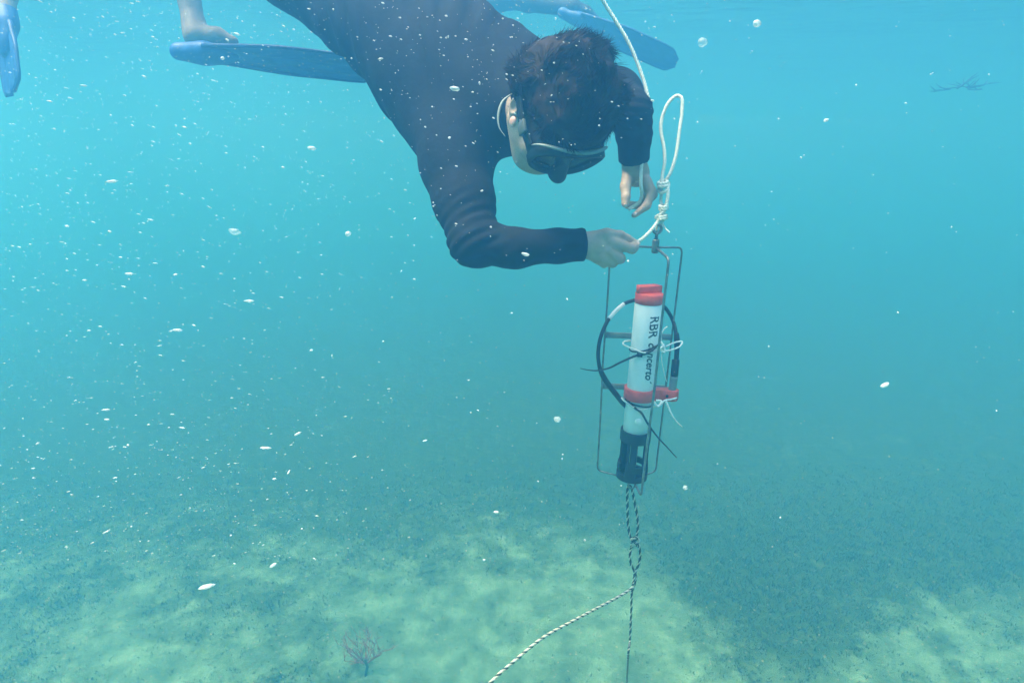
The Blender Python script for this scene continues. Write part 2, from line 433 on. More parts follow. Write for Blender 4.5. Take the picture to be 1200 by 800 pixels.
# torso axis and cross directions
TA = D3(-.62, .60, -.5).normalized(); TL = D3(.80, .58, -.1); TL = (TL - TA * TL.dot(TA)).normalized(); TN = TA.cross(TL)
def trunk(b, e):
    b.ell(P(560, 98, 1.65), (TL, TA, TN), (.178 + e, .25 + e, .125 + e), .05)
    b.ell(P(497, 52, 1.70), (TL, TA, TN), (.170 + e, .24 + e, .118 + e), .06)
    b.ell(P(432, 4, 1.78), (TL, TA, TN), (.158 + e, .23 + e, .114 + e), .06)
    b.ell(P(370, -52, 1.88), (TL, TA, TN), (.186 + e, .23 + e, .122 + e), .08)
    b.cone(P(548, 138, 1.62), .082 + e, P(690, 104, 1.68), .072 + e, .05)           # shoulder girdle
    b.cone(P(600, 112, 1.62), .088 + e, P(632, 118, 1.50), .062 + e, .04)            # neck root
    b.cone(P(497, 108, 1.70), .105 + e, P(532, 172, 1.59), .082 + e, .05)
def right_arm(b, e):
    b.chain([(P(538, 150, 1.60), .080 + e), (P(535, 195, 1.57), .076 + e), (P(544, 235, 1.53), .062 + e), (P(555, 281, 1.49), .052 + e)], .03)
    b.chain([(P(556, 284, 1.49), .050 + e), (P(604, 291, 1.48), .038 + e), (P(655, 288, 1.485), .031 + e), (P(690, 287, 1.495), .0285 + e)], .02)
def left_arm(b, e):
    b.chain([(P(690, 105, 1.68), .068 + e), (P(722, 112, 1.60), .054 + e), (P(739, 131, 1.50), .041 + e)], .03)
    b.chain([(P(739, 133, 1.50), .041 + e), (P(743, 158, 1.515), .033 + e), (P(743, 192, 1.555), .0285 + e)], .02)
KR, KL = P(280, -82, 2.28), P(340, -94, 2.33); AR, AL = P(190, -96, 2.66), P(252, -104, 2.72)
def legs(b, e):
    for h_, k_, a_ in ((P(335, -62, 1.92), KR, AR), (P(395, -78, 1.95), KL, AL)):
        b.chain([(h_, .10 + e), (k_, .062 + e), (k_.lerp(a_, .35), .060 + e), (a_, .042 + e)], .04)

diver = thing('person', P(430, 4, 1.9), 'snorkelling diver in dark navy suit gripping the white rope and the steel cage', 'person')
B_ = Body(); e = -.006
trunk(B_, e); right_arm(B_, e); left_arm(B_, e); legs(B_, e)
for a_ in (AR, AL):
    B_.chain([(a_, .04), (a_ + D3(-.10, .02, -.06), .036), (a_ + D3(-.19, -.02, -.1), .022)], .03)
# neck and head
B_.cone(P(618, 116, 1.56), .066, H(-.030, -.06, 0), .060, .03)
B_.ell(H(-.012, .045, 0), (HF, HU, HR), (.100, .098, .077), .02)
B_.ell(H(.035, -.030, 0), (HF, HU, HR), (.068, .090, .064), .03)
B_.ell(H(.058, -.088, 0), (HF, HU, HR), (.034, .026, .040), .03)            # chin and jaw
for s in (-1, 1):
    B_.cone(H(-.005, -.045, s * .058), .020, H(.055, -.088, s * .030), .018, .03)
    B_.ell(H(.066, -.022, s * .040), (HF, HU, HR), (.022, .024, .024), .02)  # cheek
    B_.ell(H(.083, .022, s * .031), (HF, HU, HR), (.013, .012, .014), .008)  # eyelid
    B_.ell(H(.088, .042, s * .030), (HF, HU, HR), (.010, .007, .024), .012)  # brow
    c = H(-.012, .000, s * .079)                                             # ear
    B_.ell(c, (HF + HR * s * -.25, HU, HR), (.020, .033, .010), .008)
    B_.ell(c + HR * s * .008 + HF * .002, (HF, HU, HR), (.011, .020, .008), .004, 's')
B_.cone(H(.090, .026, 0), .009, H(.112, -.016, 0), .014, .012)               # nose
for s in (-1, 1): B_.ell(H(.102, -.020, s * .011), (HF, HU, HR), (.010, .009, .009), .008)
B_.ell(H(.096, -.047, 0), (HF, HU, HR), (.010, .006, .024), .006)            # upper lip
B_.ell(H(.093, -.059, 0), (HF, HU, HR), (.011, .007, .021), .006)            # lower lip
# right hand: fist with the thumb laid over the bent forefinger
B_.cone(P(686, 287, 1.495), .0285, P(698, 289, 1.495), .027, .015)
B_.ell(P(705, 290, 1.497), (rt, upv, tow), (.036, .036, .021), .015)
kf = .005
B_.chain([(P(695, 279, 1.487), .016), (P(711, 274.5, 1.480), .0135), (P(727, 276, 1.482), .0108), (P(735, 280, 1.488), .0100), (P(745, 285, 1.497), .0078)], kf)
B_.chain([(P(717, 284, 1.478), .0140), (P(741, 291.5, 1.470), .0108), (P(743, 290, 1.487), .0098), (P(731, 284, 1.508), .0085)], kf)
B_.chain([(P(714, 294, 1.480), .0140), (P(727, 303, 1.478), .0112), (P(725, 303, 1.500), .0100), (P(712, 296, 1.515), .0088)], kf)
B_.chain([(P(707, 301, 1.484), .0130), (P(718, 308, 1.492), .0105), (P(714, 307, 1.513), .0095), (P(704, 300, 1.520), .0085)], kf)
B_.chain([(P(700, 303, 1.492), .0120), (P(708, 309, 1.507), .0092), (P(703, 306, 1.525), .0082), (P(696, 300, 1.527), .0075)], kf)
# left hand: open C, thumb on the left, fingers hooked round on the right
B_.cone(P(743, 188, 1.552), .0275, P(743, 197, 1.558), .0265, .015)
B_.ell(P(746, 204, 1.564), (D3(.95, -.25, -.2), D3(.25, .95, 0), tow), (.029, .031, .019), .014)
B_.chain([(P(736, 206, 1.555), .0150), (P(733, 219, 1.540), .0125), (P(733.5, 231, 1.530), .0102), (P(732.5, 239, 1.527), .0088)], kf)
B_.chain([(P(757, 212, 1.553), .0135), (P(763.5, 224, 1.548), .0110), (P(758, 241, 1.545), .0095), (P(743, 252.5, 1.550), .0066)], kf)
B_.chain([(P(758, 213, 1.573), .0132), (P(765, 228, 1.582), .0112), (P(754, 242, 1.580), .0098), (P(732, 238.5, 1.572), .0076)], kf)
B_.chain([(P(755, 211, 1.588), .0128), (P(763, 227, 1.605), .0106), (P(753, 241, 1.602), .0092), (P(735, 241.5, 1.592), .0076)], kf)
B_.chain([(P(752, 208, 1.594), .0115), (P(759, 222, 1.618), .0092), (P(754, 237, 1.616), .0082), (P(742, 242, 1.606), .0070)], kf)
V, Q = B_.mesh(.0032); V = smooth_np(V, Q, 1, .45)
npobj('body', V, Q, MT['skin'], diver)
for p, nrm in ((P(732.3, 241, 1.519), D3(-.1, -.55, .8)), (P(747.5, 285.2, 1.490), D3(.3, .45, .8)), (P(744, 250.5, 1.543), D3(-.5, .4, .7))):
    bm = bmesh.new(); nrm = nrm.normalized(); t = nrm.orthogonal().normalized(); bb = nrm.cross(t)
    bmesh.ops.create_uvsphere(bm, u_segments=10, v_segments=6, radius=1.)
    for v in bm.verts: v.co = p + t * (v.co.x * .0055) + bb * (v.co.y * .0055) + nrm * (v.co.z * .0022)
    obj('fingernail', bm, MT['nail'], diver)
# ---- the suit
S_ = Body(); trunk(S_, .004); right_arm(S_, .0045); left_arm(S_, .0045); legs(S_, .004)
wr = (P(690, 287, 1.495) - P(655, 288, 1.485)).normalized(); wl = (P(743, 192, 1.555) - P(742, 158, 1.515)).normalized()
S_.ell(P(681, 273, 1.486), (D3(.8, .6, 0), D3(-.6, .8, 0), tow), (.015, .010, .018), .006)             # rolled cuff
S_.cone(P(672, 287, 1.489), .0345, P(684, 287, 1.493), .0355, .008)
S_.cone(P(743, 176, 1.538), .034, P(743, 186, 1.548), .0345, .008)
S_.cut(P(685, 287, 1.493), wr, .06); S_.cut(P(743, 188.5, 1.552), wl, .06)
nk = (P(640, 122, 1.48) - P(600, 112, 1.62)).normalized(); S_.cone(P(606, 114, 1.60), .080, P(636, 124, 1.455), .073, .03); S_.cut(P(632, 122, 1.465), nk, .11)
V, Q = S_.mesh(.0045); V = smooth_np(V, Q, 2, .5); Nn = normals_np(V, Q)
ta, tl = np.array(TA), np.array(TL); c0 = np.array(P(497, 52, 1.70)); el = np.array(P(555, 283, 1.49)); el2 = np.array(P(737, 131, 1.5))
fd = np.array(D3(.45, .9, 0).normalized())                                       # pull folds from armpit to waist
q = V - c0; a = q @ ta; l = q @ tl
nz = np.array([noise.noise(Vector(v * 5.)) for v in V]); nz2 = np.array([noise.noise(Vector(v * 13.) + Vector((3, 1, 7))) for v in V])
fold = np.sin((a * .55 - l * .80 + .045 * nz) * 2 * pi / .062) ; fold = np.sign(fold) * np.abs(fold) ** .7
body_w = np.clip(1 - np.abs(a) / .42, 0, 1) * np.clip(1.2 - np.linalg.norm(V - el, axis=1) * 0, 0, 1) * (np.linalg.norm(V - el, axis=1) > .18)
d1 = np.linalg.norm(V - el, axis=1); d2 = np.linalg.norm(V - el2, axis=1)
ring = np.sin(((V - el) @ np.array(D3(.5, -.8, .2).normalized()) + .012 * nz) * 2 * pi / .026)
ring2 = np.sin(((V - el2) @ np.array(D3(.1, 1, .2).normalized()) + .012 * nz2) * 2 * pi / .024)
disp = .008 * fold * body_w * (.45 + .8 * nz) + .0036 * ring * (.3 + 1.5 * np.abs(nz2)) * np.exp(-(d1 / .085) ** 2) + .0020 * ring2 * np.exp(-(d2 / .07) ** 2) + .0020 * nz2
V = V + Nn * disp[:, None]
npobj('wetsuit', V, Q, MT['suit'], diver)
# ---- hair: short, tousled, lifting in the water
hv, hf = [], []
water_up = Vector((0, 0, 1))
def strand(p, d, L, r, bend):
    i0 = len(hv); n = 4; q = p.copy(); dd = d.copy(); side = dd.orthogonal().normalized(); s2 = dd.cross(side)
    for k in range(n + 1):
        t = k / n; rr = r * (1 - .85 * t)
        for s in range(3):
            a = s * 2.0944; hv.append(tuple(q + side * (rr * cos(a)) + s2 * (rr * sin(a))))
        dd = (dd + bend * .35).normalized(); q = q + dd * (L / n)
    for k in range(n):
        for s in range(3):
            a, b = i0 + k * 3 + s, i0 + k * 3 + (s + 1) % 3; hf.append((a, b, b + 3, a + 3))
hb = Body()
hb.ell(H(-.014, .050, 0), (HF, HU, HR), (.104, .103, .083), .02); hb.ell(H(-.045, .065, -.038), (HF, HU, HR), (.070, .070, .062), .04)
hb.ell(H(-.055, .020, .030), (HF, HU, HR), (.060, .075, .052), .04); hb.ell(H(.015, .10, -.030), (HF, HU, HR), (.060, .048, .058), .04)
hb.ell(H(.050, .072, 0), (HF, HU, HR), (.062, .056, .074), .03); hb.cut(H(.098, .05, 0), (HF + HU * -.30).normalized(), .3); hb.cut(H(.0, -.062, 0), (-HU + HF * .50).normalized(), .3)
V, Q = hb.mesh(.004); Nh = normals_np(V, Q)
lump = np.array([noise.noise(Vector(v * 26.)) + .5 * noise.noise(Vector(v * 60.)) for v in V]); V = V + Nh * (.0065 * lump)[:, None]; Nh = normals_np(V, Q)
npobj('hair', V, Q, MT['hair'], diver)
idx = rng.integers(0, len(V), 15000)
for i in idx:
    p = Vector(V[i]); nrm = Vector(Nh[i]); q_ = p * 17.
    clump = Vector((noise.noise(q_), noise.noise(q_ + Vector((9, 0, 0))), noise.noise(q_ + Vector((0, 9, 0)))))
    tg_ = -HF * .25 - HR * .45 + water_up * .30 + clump * 1.5; tg_ = tg_ - nrm * tg_.dot(nrm)
    d = (nrm * .24 + tg_.normalized() * .85 + clump * .35).normalized()
    strand(p - nrm * .003, d, random.uniform(.014, .040), random.uniform(.0007, .0013), clump * .9 - nrm * .15 + Vector((random.gauss(0, .2), random.gauss(0, .2), random.gauss(0, .2))))
for _ in range(60):                                                               # stray locks drifting off the back of the head
    i = rng.integers(0, len(V)); nrm = Vector(Nh[i]); t_ = RC.transposed() @ nrm
    if t_.x < .1 or t_.y < .15 or abs(t_.z) > .75: continue
    d0 = (nrm * .6 + D3(random.uniform(.1, .9), random.uniform(.2, .7), 0)).normalized(); Lk = random.uniform(.022, .050); bend = D3(random.uniform(-.9, .9), random.uniform(-.7, .4), 0)
    for k in range(9): strand(Vector(V[i]) + Vector((random.gauss(0, .0035), random.gauss(0, .0035), random.gauss(0, .0035))), (d0 + Vector((random.gauss(0, .16), random.gauss(0, .16), random.gauss(0, .16)))).normalized(), Lk * random.uniform(.7, 1.1), .0010, bend)
hv_o = npobj('loose_hair', hv, hf, MT['hair'], diver, smooth=False); hv_o['kind'] = 'stuff'
# ---- dive mask: skirt, rim, lens, nose pocket, strap
def oval(f, u0, wu, wr_, n=36, pw=2.6, wrap=.0):
    out = []
    for k in range(n):
        a = 2 * pi * k / n; c_, s_ = cos(a), sin(a)
        r_ = wr_ * math.copysign(abs(c_) ** (2 / pw), c_); u_ = wu * math.copysign(abs(s_) ** (2 / pw), s_)
        out.append(H(f - wrap * (r_ / wr_) ** 2, u0 + u_, r_))
    return out
def skin_rings(bm, rings, closed_end=False):
    vs = [[bm.verts.new(p) for p in r] for r in rings]; n = len(vs[0])
    for a, b in zip(vs, vs[1:]):
        for k in range(n): bm.faces.new((a[k], a[(k + 1) % n], b[(k + 1) % n], b[k]))
    if closed_end: bm.faces.new(vs[-1])
bm = bmesh.new(); skin_rings(bm, [oval(.070, .020, .052, .080, wrap=.045), oval(.090, .021, .050, .080, wrap=.035), oval(.112, .022, .045, .080, wrap=.018), oval(.118, .022, .041, .076, wrap=.014), oval(.106, .022, .039, .073, wrap=.02)])
obj('mask_skirt', bm, MT['rubber'], diver)
bm = bmesh.new(); skin_rings(bm, [oval(.112, .023, .046, .084, wrap=.016), oval(.124, .023, .0455, .0835, wrap=.014), oval(.127, .023, .041, .079, wrap=.013), oval(.117, .023, .039, .077, wrap=.014)])
rim = obj('mask_rim', bm, MT['rubber'], diver)
bm = bmesh.new(); ring = oval(.1185, .023, .040, .078, wrap=.0135); vs = [bm.verts.new(p) for p in ring]; cv = bm.verts.new(H(.1205, .023, 0))
for k in range(len(vs)): bm.faces.new((vs[k], vs[(k + 1) % len(vs)], cv))
obj('mask_lens', bm, MT['lens'], diver)
bm = bmesh.new(); top = [q for q in oval(.120, .026, .050, .088, 60, wrap=.030)]; tube(bm, top[2:29], lambda t: .0042 * (.3 + sin(pi * t)), 6, flat=.6)
obj('trim', bm, MT['trim'], rim)
bm = bmesh.new(); low = oval(.108, .018, .046, .078, 60, wrap=.02); tube(bm, low[33:45], lambda t: .0035 * (.2 + sin(pi * t)), 6, flat=.6); obj('trim', bm, MT['skirt'], rim)
nb = Body(); nb.cone(H(.098, .018, 0), .017, H(.126, -.014, 0), .0145, .01); nb.ell(H(.118, -.022, 0), (HF, HU, HR), (.024, .013, .021), .012)
V, Q = nb.mesh(.003); npobj('nose_pocket', V, Q, MT['rubber'], diver)
bm = bmesh.new()
line = [H(.085, .028, .084), H(.05, .028, .090), H(.005, .034, .094), H(-.06, .046, .085), H(-.112, .055, .045), H(-.125, .058, 0), H(-.112, .055, -.045), H(-.06, .046, -.085), H(.005, .034, -.090), H(.085, .028, -.084)]
sp = spline(line, 5); pts_, T, _n = frames(sp); prev = None
for p, t in zip(pts_, T):
    wv = HU * .010; out_ = (p - H(0, .04, 0)).normalized() * .0018
    cur = [bm.verts.new(p + wv + out_), bm.verts.new(p - wv + out_), bm.verts.new(p - wv - out_), bm.verts.new(p + wv - out_)]
    if prev:
        for k in range(4): bm.faces.new((prev[k], prev[(k + 1) % 4], cur[(k + 1) % 4], cur[k]))
    prev = cur
st = obj('mask_strap', bm, MT['rubber'], diver)
bm = bmesh.new(); box(bm, H(.050, .028, .093), (HF, HU, HR), (.013, .013, .0035)); bevel(bm, .002); obj('strap_buckle', bm, MT['skirt'], st)
bm = bmesh.new(); bmesh.ops.create_uvsphere(bm, u_segments=14, v_segments=8, radius=1.)
for v in bm.verts: v.co = P(601, 143, 1.285) + HF * (v.co.x * .0105) + HU * (v.co.y * .012) + HR * (v.co.z * .005)
obj('pink_oval', bm, MT['clip'], st)  # pinkish oval set at the ear, parented to the strap
bm = bmesh.new(); tube(bm, spline([P(600, 110, 1.34), P(589, 119, 1.335), P(584, 134, 1.33), P(585, 149, 1.325), P(592, 160, 1.32)], 6), lambda t: .0024 * (.35 + .9 * sin(pi * min(1, .15 + t))), 6, flat=.6); obj('strap_tail', bm, MT['trim'], diver)
for s in (-1, 1):
    bm = bmesh.new(); bmesh.ops.create_uvsphere(bm, u_segments=14, v_segments=10, radius=.0115)
    for v in bm.verts: v.co = v.co + H(.083, .022, s * .031)
    obj('eyeball', bm, MT['eye'], diver)

# ================================================================= steel cage with the logger
TOP = P(768, 290, 1.55); BOT = P(741, 561, 1.726); AX = (BOT - TOP).normalized(); LEN = (BOT - TOP).length
E1 = (Vector((1, 0, 0)) - AX * AX.x).normalized(); E2 = E1.cross(AX) if E1.cross(AX).y < 0 else AX.cross(E1)   # right, towards the viewer
def K(s, r=0., f=0.): return TOP + AX * s + E1 * r + E2 * f
def s_at(py):
    lo, hi = -.2, LEN + .2
    for _ in range(40):
        mid = (lo + hi) / 2
        if proj(K(mid))[1] < py: lo = mid
        else: hi = mid
    return lo
def arc_corner(a, b, c, r, n=5):
    u = (a - b).normalized(); v = (c - b).normalized(); p0 = b + u * r; p1 = b + v * r
    return [p0.lerp(b, t).lerp(b.lerp(p1, t), t) for t in [i / n for i in range(n + 1)]]
cage = thing('instrument_cage', BOT, 'tall cage of thin bent steel rods hanging upright in the water below the white rope', 'cage')
RODS = [((-.098, -.040), (-.086, -.040)), ((.074, -.042), (.070, -.046)), ((.013, .088), (.007, .085))]
for i, ((tr_, tf_), (br_, bf_)) in enumerate(RODS):
    t0 = K(.0, tr_ * .06, tf_ * .06); t1 = K(.004 + (.006 if i == 2 else 0), tr_, tf_); b1 = K(LEN, br_, bf_); b0 = K(LEN, br_ * .04, bf_ * .04)
    line = [t0] + arc_corner(t0, t1, b1, .016) + [t1.lerp(b1, .25), t1.lerp(b1, .5) + E1 * (.002 * (i - 1)), t1.lerp(b1, .75)] + arc_corner(t1, b1, b0, .014) + [b0]
    bm = bmesh.new(); tube(bm, line, (.0031 if i == 2 else .0025), 10); obj('rod', bm, MT['steel'], cage)
for py, hh in ((400, .0075), (461, .0075)):
    s = s_at(py); fr_ = s / LEN; L_ = -.098 + .012 * fr_; R_ = .074 - .004 * fr_
    bm = bmesh.new(); box(bm, K(s, (L_ + R_) / 2, -.0445), (E1, AX, E2), ((R_ - L_) / 2, hh, .0022)); bevel(bm, .0008, 1); obj('flat_bar', bm, MT['plate'], cage)
bm = bmesh.new(); tube(bm, [K(-.019), K(-.016), K(.010), K(.013)], lambda t: .0085 if .05 < t < .95 else .007, 16); clamp = obj('top_clamp', bm, MT['steel'], cage)
bm = bmesh.new(); tube(bm, [K(-.019), K(-.034)], .004, 8); 
ring = [K(-.043) + E1 * (.010 * cos(a)) + AX * (.010 * sin(a)) for a in [2 * pi * k / 18 for k in range(19)]]; tube(bm, ring, .0034, 8, cap=False); obj('eye_ring', bm, MT['steel'], clamp)
bm = bmesh.new(); tube(bm, [K(LEN - .004), K(LEN + .010)], .007, 12)
ring = [K(LEN + .018) + E1 * (.009 * cos(a)) + AX * (.009 * sin(a)) for a in [2 * pi * k / 16 for k in range(17)]]; tube(bm, ring, .0028, 8, cap=False); obj('bottom_ring', bm, MT['steel'], cage)

RAD = .0325; OFF = -.003
def KT(s, phi=0., r=RAD): return K(s, OFF + r * sin(phi), r * cos(phi))
s_cap, s_capb = s_at(335), s_at(354.5); s_col0, s_col1 = s_at(453.5), s_at(466); s_g0, s_g1 = s_at(503), s_at(558)
log = thing('data_logger', KT((s_cap + s_g1) / 2, r=0), 'white tube instrument with red cap and black sensor guard strapped inside the steel cage', 'instrument')
def lathe(bm, prof, n=40, close=True):
    rings = [[bm.verts.new(KT(s, 2 * pi * k / n, r)) for k in range(n)] for s, r in prof]
    for a, b in zip(rings, rings[1:]):
        for k in range(n): bm.faces.new((a[k], a[(k + 1) % n], b[(k + 1) % n], b[k]))
    if close: bm.faces.new(rings[0]); bm.faces.new(rings[-1][::-1])
def prism(bm, poly, s0, s1, ch=.0012):
    cx = sum(p[0] for p in poly) / len(poly); cy_ = sum(p[1] for p in poly) / len(poly); rings = []
    for s, sh in ((s0, ch), (s0 + ch, 0), (s1 - ch, 0), (s1, ch)):
        row = []
        for x, y in poly:
            d = math.hypot(x - cx, y - cy_); k = (d - sh) / d; row.append(bm.verts.new(K(s, OFF + cx + (x - cx) * k, cy_ + (y - cy_) * k)))
        rings.append(row)
    n = len(poly)
    for a, b in zip(rings, rings[1:]):
        for k in range(n): bm.faces.new((a[k], a[(k + 1) % n], b[(k + 1) % n], b[k]))
    bm.faces.new(rings[0]); bm.faces.new(rings[-1][::-1])
bm = bmesh.new(); lathe(bm, [(s_capb, RAD - .001), (s_capb + .001, RAD), (s_g0 + .004, RAD), (s_g0 + .006, RAD - .002)]); house = obj('housing', bm, MT['white'], log)
bm = bmesh.new(); lathe(bm, [(s_capb - .024, RAD - .001), (s_capb - .023, RAD + .0006), (s_capb - .0015, RAD + .0008), (s_capb + .0005, RAD)])
poly = []; th = R(22); nx_, ny_ = sin(th), cos(th)
for k in range(72):
    a = 2 * pi * k / 72; x, y = (RAD - .0005) * sin(a), (RAD - .0005) * cos(a); dd = x * nx_ + y * ny_
    lim = .004; lo_ = -.020
    if dd > lim: x -= nx_ * (dd - lim); y -= ny_ * (dd - lim)
    if dd < lo_: x -= nx_ * (dd - lo_); y -= ny_ * (dd - lo_)
    if not poly or math.hypot(x - poly[-1][0], y - poly[-1][1]) > 1e-4: poly.append((x, y))
prism(bm, poly, s_cap, s_capb - .022)
obj('end_cap', bm, MT['red'], log)
# collar with the side lug that holds the cable connector
poly = []; LUG = (.078, .006); lr = .0165
for k in range(64):
    a = 2 * pi * k / 64; poly.append(((RAD + .0065) * sin(a), (RAD + .0065) * cos(a)))
bm = bmesh.new(); prism(bm, poly, s_col0, s_col1)
neck = [(.030, .024), (.044, .0135), (.056, .0155), (.066, .0185), (.078, .0225), (.090, .0175), (.0955, .006), (.090, -.0055), (.078, -.0105), (.066, -.0095), (.056, -.008), (.044, -.010), (.030, -.018)]
prism(bm, neck, s_col0 + .0005, s_col1 - .0005); col = obj('clamp_collar', bm, MT['red'], log)
bm = bmesh.new(); p0 = K((s_col0 + s_col1) / 2, OFF + .064, .0175); tube(bm, [p0 - E2 * .002, p0 + E2 * .0015], .004, 6); obj('bolt', bm, MT['black'], col)
bm = bmesh.new(); bp_ = KT(s_at(488.5), R(-4)); nrm = (bp_ - KT(s_at(488.5), 0, 0)).normalized(); tube(bm, [bp_ - nrm * .003, bp_ + nrm * .0018, bp_ + nrm * .003], lambda t: .0098 if t < .9 else .0085, 20); obj('button', bm, MT['white'], log)
# guard: slotted black shell
NP, RO, RI = 72, RAD + .0042, RAD + .0002
rows = [s_g0 + (s_g1 - s_g0) * t for t in (0, .03, .21, .30, .44, .60, .68, .80, .88, .97, 1.)]
def void(k, j):
    ph = ((k + .5) / NP * 360 + 180) % 360 - 180; t = (rows[j] + rows[j + 1]) / 2; t = (t - s_g0) / (s_g1 - s_g0)
    for base in (40, 160, -80):
        q = (ph - base + 180) % 360 - 180
        if abs(q) < 42 and .21 < t < .68: return True
        if abs(q) < 42 and .68 < t < .80 and q > 9: return True
        if abs(q) < 42 and .80 < t < .88: return True
    if abs(((ph + 27) + 180) % 360 - 180) < 2.6 and .21 < t < .60: return True
    return False
bm = bmesh.new(); vo = {}; vi = {}
for j, s in enumerate(rows):
    for k in range(NP):
        t = j / (len(rows) - 1); ro = RO + (.0018 if j <= 2 else 0) + (.0028 * min(1, max(0, (j - 5) / 2))); a = 2 * pi * k / NP
        vo[k, j] = bm.verts.new(KT(s, a, ro)); vi[k, j] = bm.verts.new(KT(s, a, RI - (.001 if j > 2 else 0)))
for j in range(len(rows) - 1):
    for k in range(NP):
        if void(k, j): continue
        k2 = (k + 1) % NP
        bm.faces.new((vo[k, j], vo[k2, j], vo[k2, j + 1], vo[k, j + 1])); bm.faces.new((vi[k, j], vi[k, j + 1], vi[k2, j + 1], vi[k2, j]))
        if void((k - 1) % NP, j): bm.faces.new((vo[k, j], vo[k, j + 1], vi[k, j + 1], vi[k, j]))
        if void(k2, j): bm.faces.new((vo[k2, j], vi[k2, j], vi[k2, j + 1], vo[k2, j + 1]))
        if j == 0 or void(k, j - 1): bm.faces.new((vo[k, j], vi[k, j], vi[k2, j], vo[k2, j]))
        if j == len(rows) - 2 or void(k, j + 1): bm.faces.new((vo[k, j + 1], vo[k2, j + 1], vi[k2, j + 1], vi[k, j + 1]))
for v in list(bm.verts):
    if not v.link_faces: bm.verts.remove(v)
obj('sensor_guard', bm, MT['black'], log, smooth=False)
bm = bmesh.new(); lathe(bm, [(s_g0 + .006, RAD - .004), (s_g0 + .022, RAD - .005), (s_g0 + .024, .010), (s_g1 - .03, .009), (s_g1 - .028, .004)], 24); obj('sensor_tip', bm, MT['plate'], log)
bm = bmesh.new(); tube(bm, [KT(s_g1 - .006, 0, 0), KT(s_g1 - .001, 0, 0)], RI - .0015, 40)
obj('guard_base', bm, MT['black'], log)
# cable loop, its white section and connector
def CP(px, py, f): # a point at this place in the picture, f metres nearer the viewer than the tube axis
    d = 1.60 + (py - 380) / 180 * .08; return P(px, py, d - f)
bm = bmesh.new(); lp = [(757, 349, -.052), (742, 352, -.05), (728, 358, -.03), (714, 373, -.005), (704.5, 393, .015), (701, 413, .025), (703, 431, .03), (710, 446, .025), (722, 462, 0.0), (732, 474, -.030), (742, 480, -.05), (756, 477, -.056)]
lpw = [CP(*q) for q in lp]; tube(bm, spline(lpw, 6), lambda t: .0046 + .0022 * max(0, min(1, (t - .52) / .08)) * (1 if t < .9 else .6), 10); cab = obj('cable', bm, MT['black'], log)
bm = bmesh.new(); tube(bm, spline([CP(731, 356.2, -.032), CP(722, 363.8, -.018), CP(713.5, 373.6, -.004)], 5), .0052, 10); obj('white_cable_section', bm, MT['white'], cab)  # short white length laid over the cable
lug = K(s_col0, OFF + LUG[0], LUG[1]); up1 = K(s_col0 - .033, OFF + LUG[0] + .001, LUG[1])
cx_, cy2 = proj(up1); dl = -(RC.transposed() @ (up1 - CL)).z
bm = bmesh.new(); tube(bm, spline([CP(757, 349, -.052), CP(768, 352, -.05), CP(778, 359, -.035), P(786.5, 371, dl + .015), P(791, 384, dl + .004), P(792.6, 396, dl)], 6), .0046, 10); obj('cable', bm, MT['black'], log)
bm = bmesh.new(); tube(bm, spline([P(792.6, 390, dl), P(793.4, 404, dl), P(792.6, 420, dl), P(791.8, 424, dl)], 6), lambda t: .0060 + .0012 * sin(pi * min(1, t * 2)), 12)
q0, q1 = P(792, 421, dl), up1
tube(bm, [q0, q0.lerp(q1, .04), q0.lerp(q1, .96), q1], lambda t: .0094 if .01 < t < .99 else .0080, 16); obj('connector_boot', bm, MT['black'], log)
bm = bmesh.new(); tube(bm, [up1, up1.lerp(lug, .1), lug, lug + AX * .024], lambda t: .0098, 16); obj('connector', bm, MT['plate'], log)
# lettering wrapped on the tube
def lettering(txt, s0, phi0, size, shear, width=1., off=0.):
    cu = bpy.data.curves.new('lettering', 'FONT'); cu.body = txt; cu.size = size; cu.shear = shear; cu.resolution_u = 3; cu.offset = off
    tmp = bpy.data.objects.new('lettering', cu); C.objects.link(tmp); dg = bpy.context.evaluated_depsgraph_get(); dg.update()
    me = bpy.data.meshes.new_from_object(tmp.evaluated_get(dg)); bm = bmesh.new(); bm.from_mesh(me)
    bpy.data.objects.remove(tmp); bpy.data.meshes.remove(me)
    bmesh.ops.subdivide_edges(bm, edges=[e_ for e_ in bm.edges if e_.calc_length() > .004], cuts=1)
    bmesh.ops.triangulate(bm, faces=bm.faces)
    for v in bm.verts: v.co = KT(s0 + v.co.x * width, phi0 + v.co.y / RAD, RAD + .00035)
    return obj('lettering', bm, MT['print'], log, smooth=False)
lettering('RBR', s_at(366.5), R(2), .0345, 0., .88, .0005)
lettering('concerto\u00b4', s_at(396.5), R(5), .0285, .28, .90, .0006)

# ---- ties and cords
def ring_tie(bm, s, r, rad, tilt=0., mi=0, span=(0, 360), flat=1.):
    pts_ = []
    for k in range(41):
        a = R(span[0] + (span[1] - span[0]) * k / 40); pts_.append(KT(s + tilt * sin(a), a, r))
    tube(bm, pts_, rad, 6, mi=mi)
G = 'black cable ties on the logger'
bm = bmesh.new(); s = s_at(405); ring_tie(bm, s, RAD + .0022, .0018, -.012)
tube(bm, spline([KT(s - .008, R(38), RAD + .004), KT(s + .006, R(0), RAD + .006), KT(s + .016, R(-38), RAD + .006), CP(728, 424, .045), CP(714, 431, .05), CP(700, 434, .05), CP(690, 433.5, .048), CP(680, 431.5, .045)], 7), lambda t: .0036 * (1 - .72 * t), 6, flat=.5)
box(bm, KT(s + .013, R(-26), RAD + .005), (E1, AX, E2), (.006, .0045, .004))
tag(obj('cable_tie', bm, MT['black']), 'black cable tie round the middle of the white tube with its tail curving out left', 'cable tie')
bm = bmesh.new(); s = s_at(470); ring_tie(bm, s, RAD + .0022, .0018, .005)
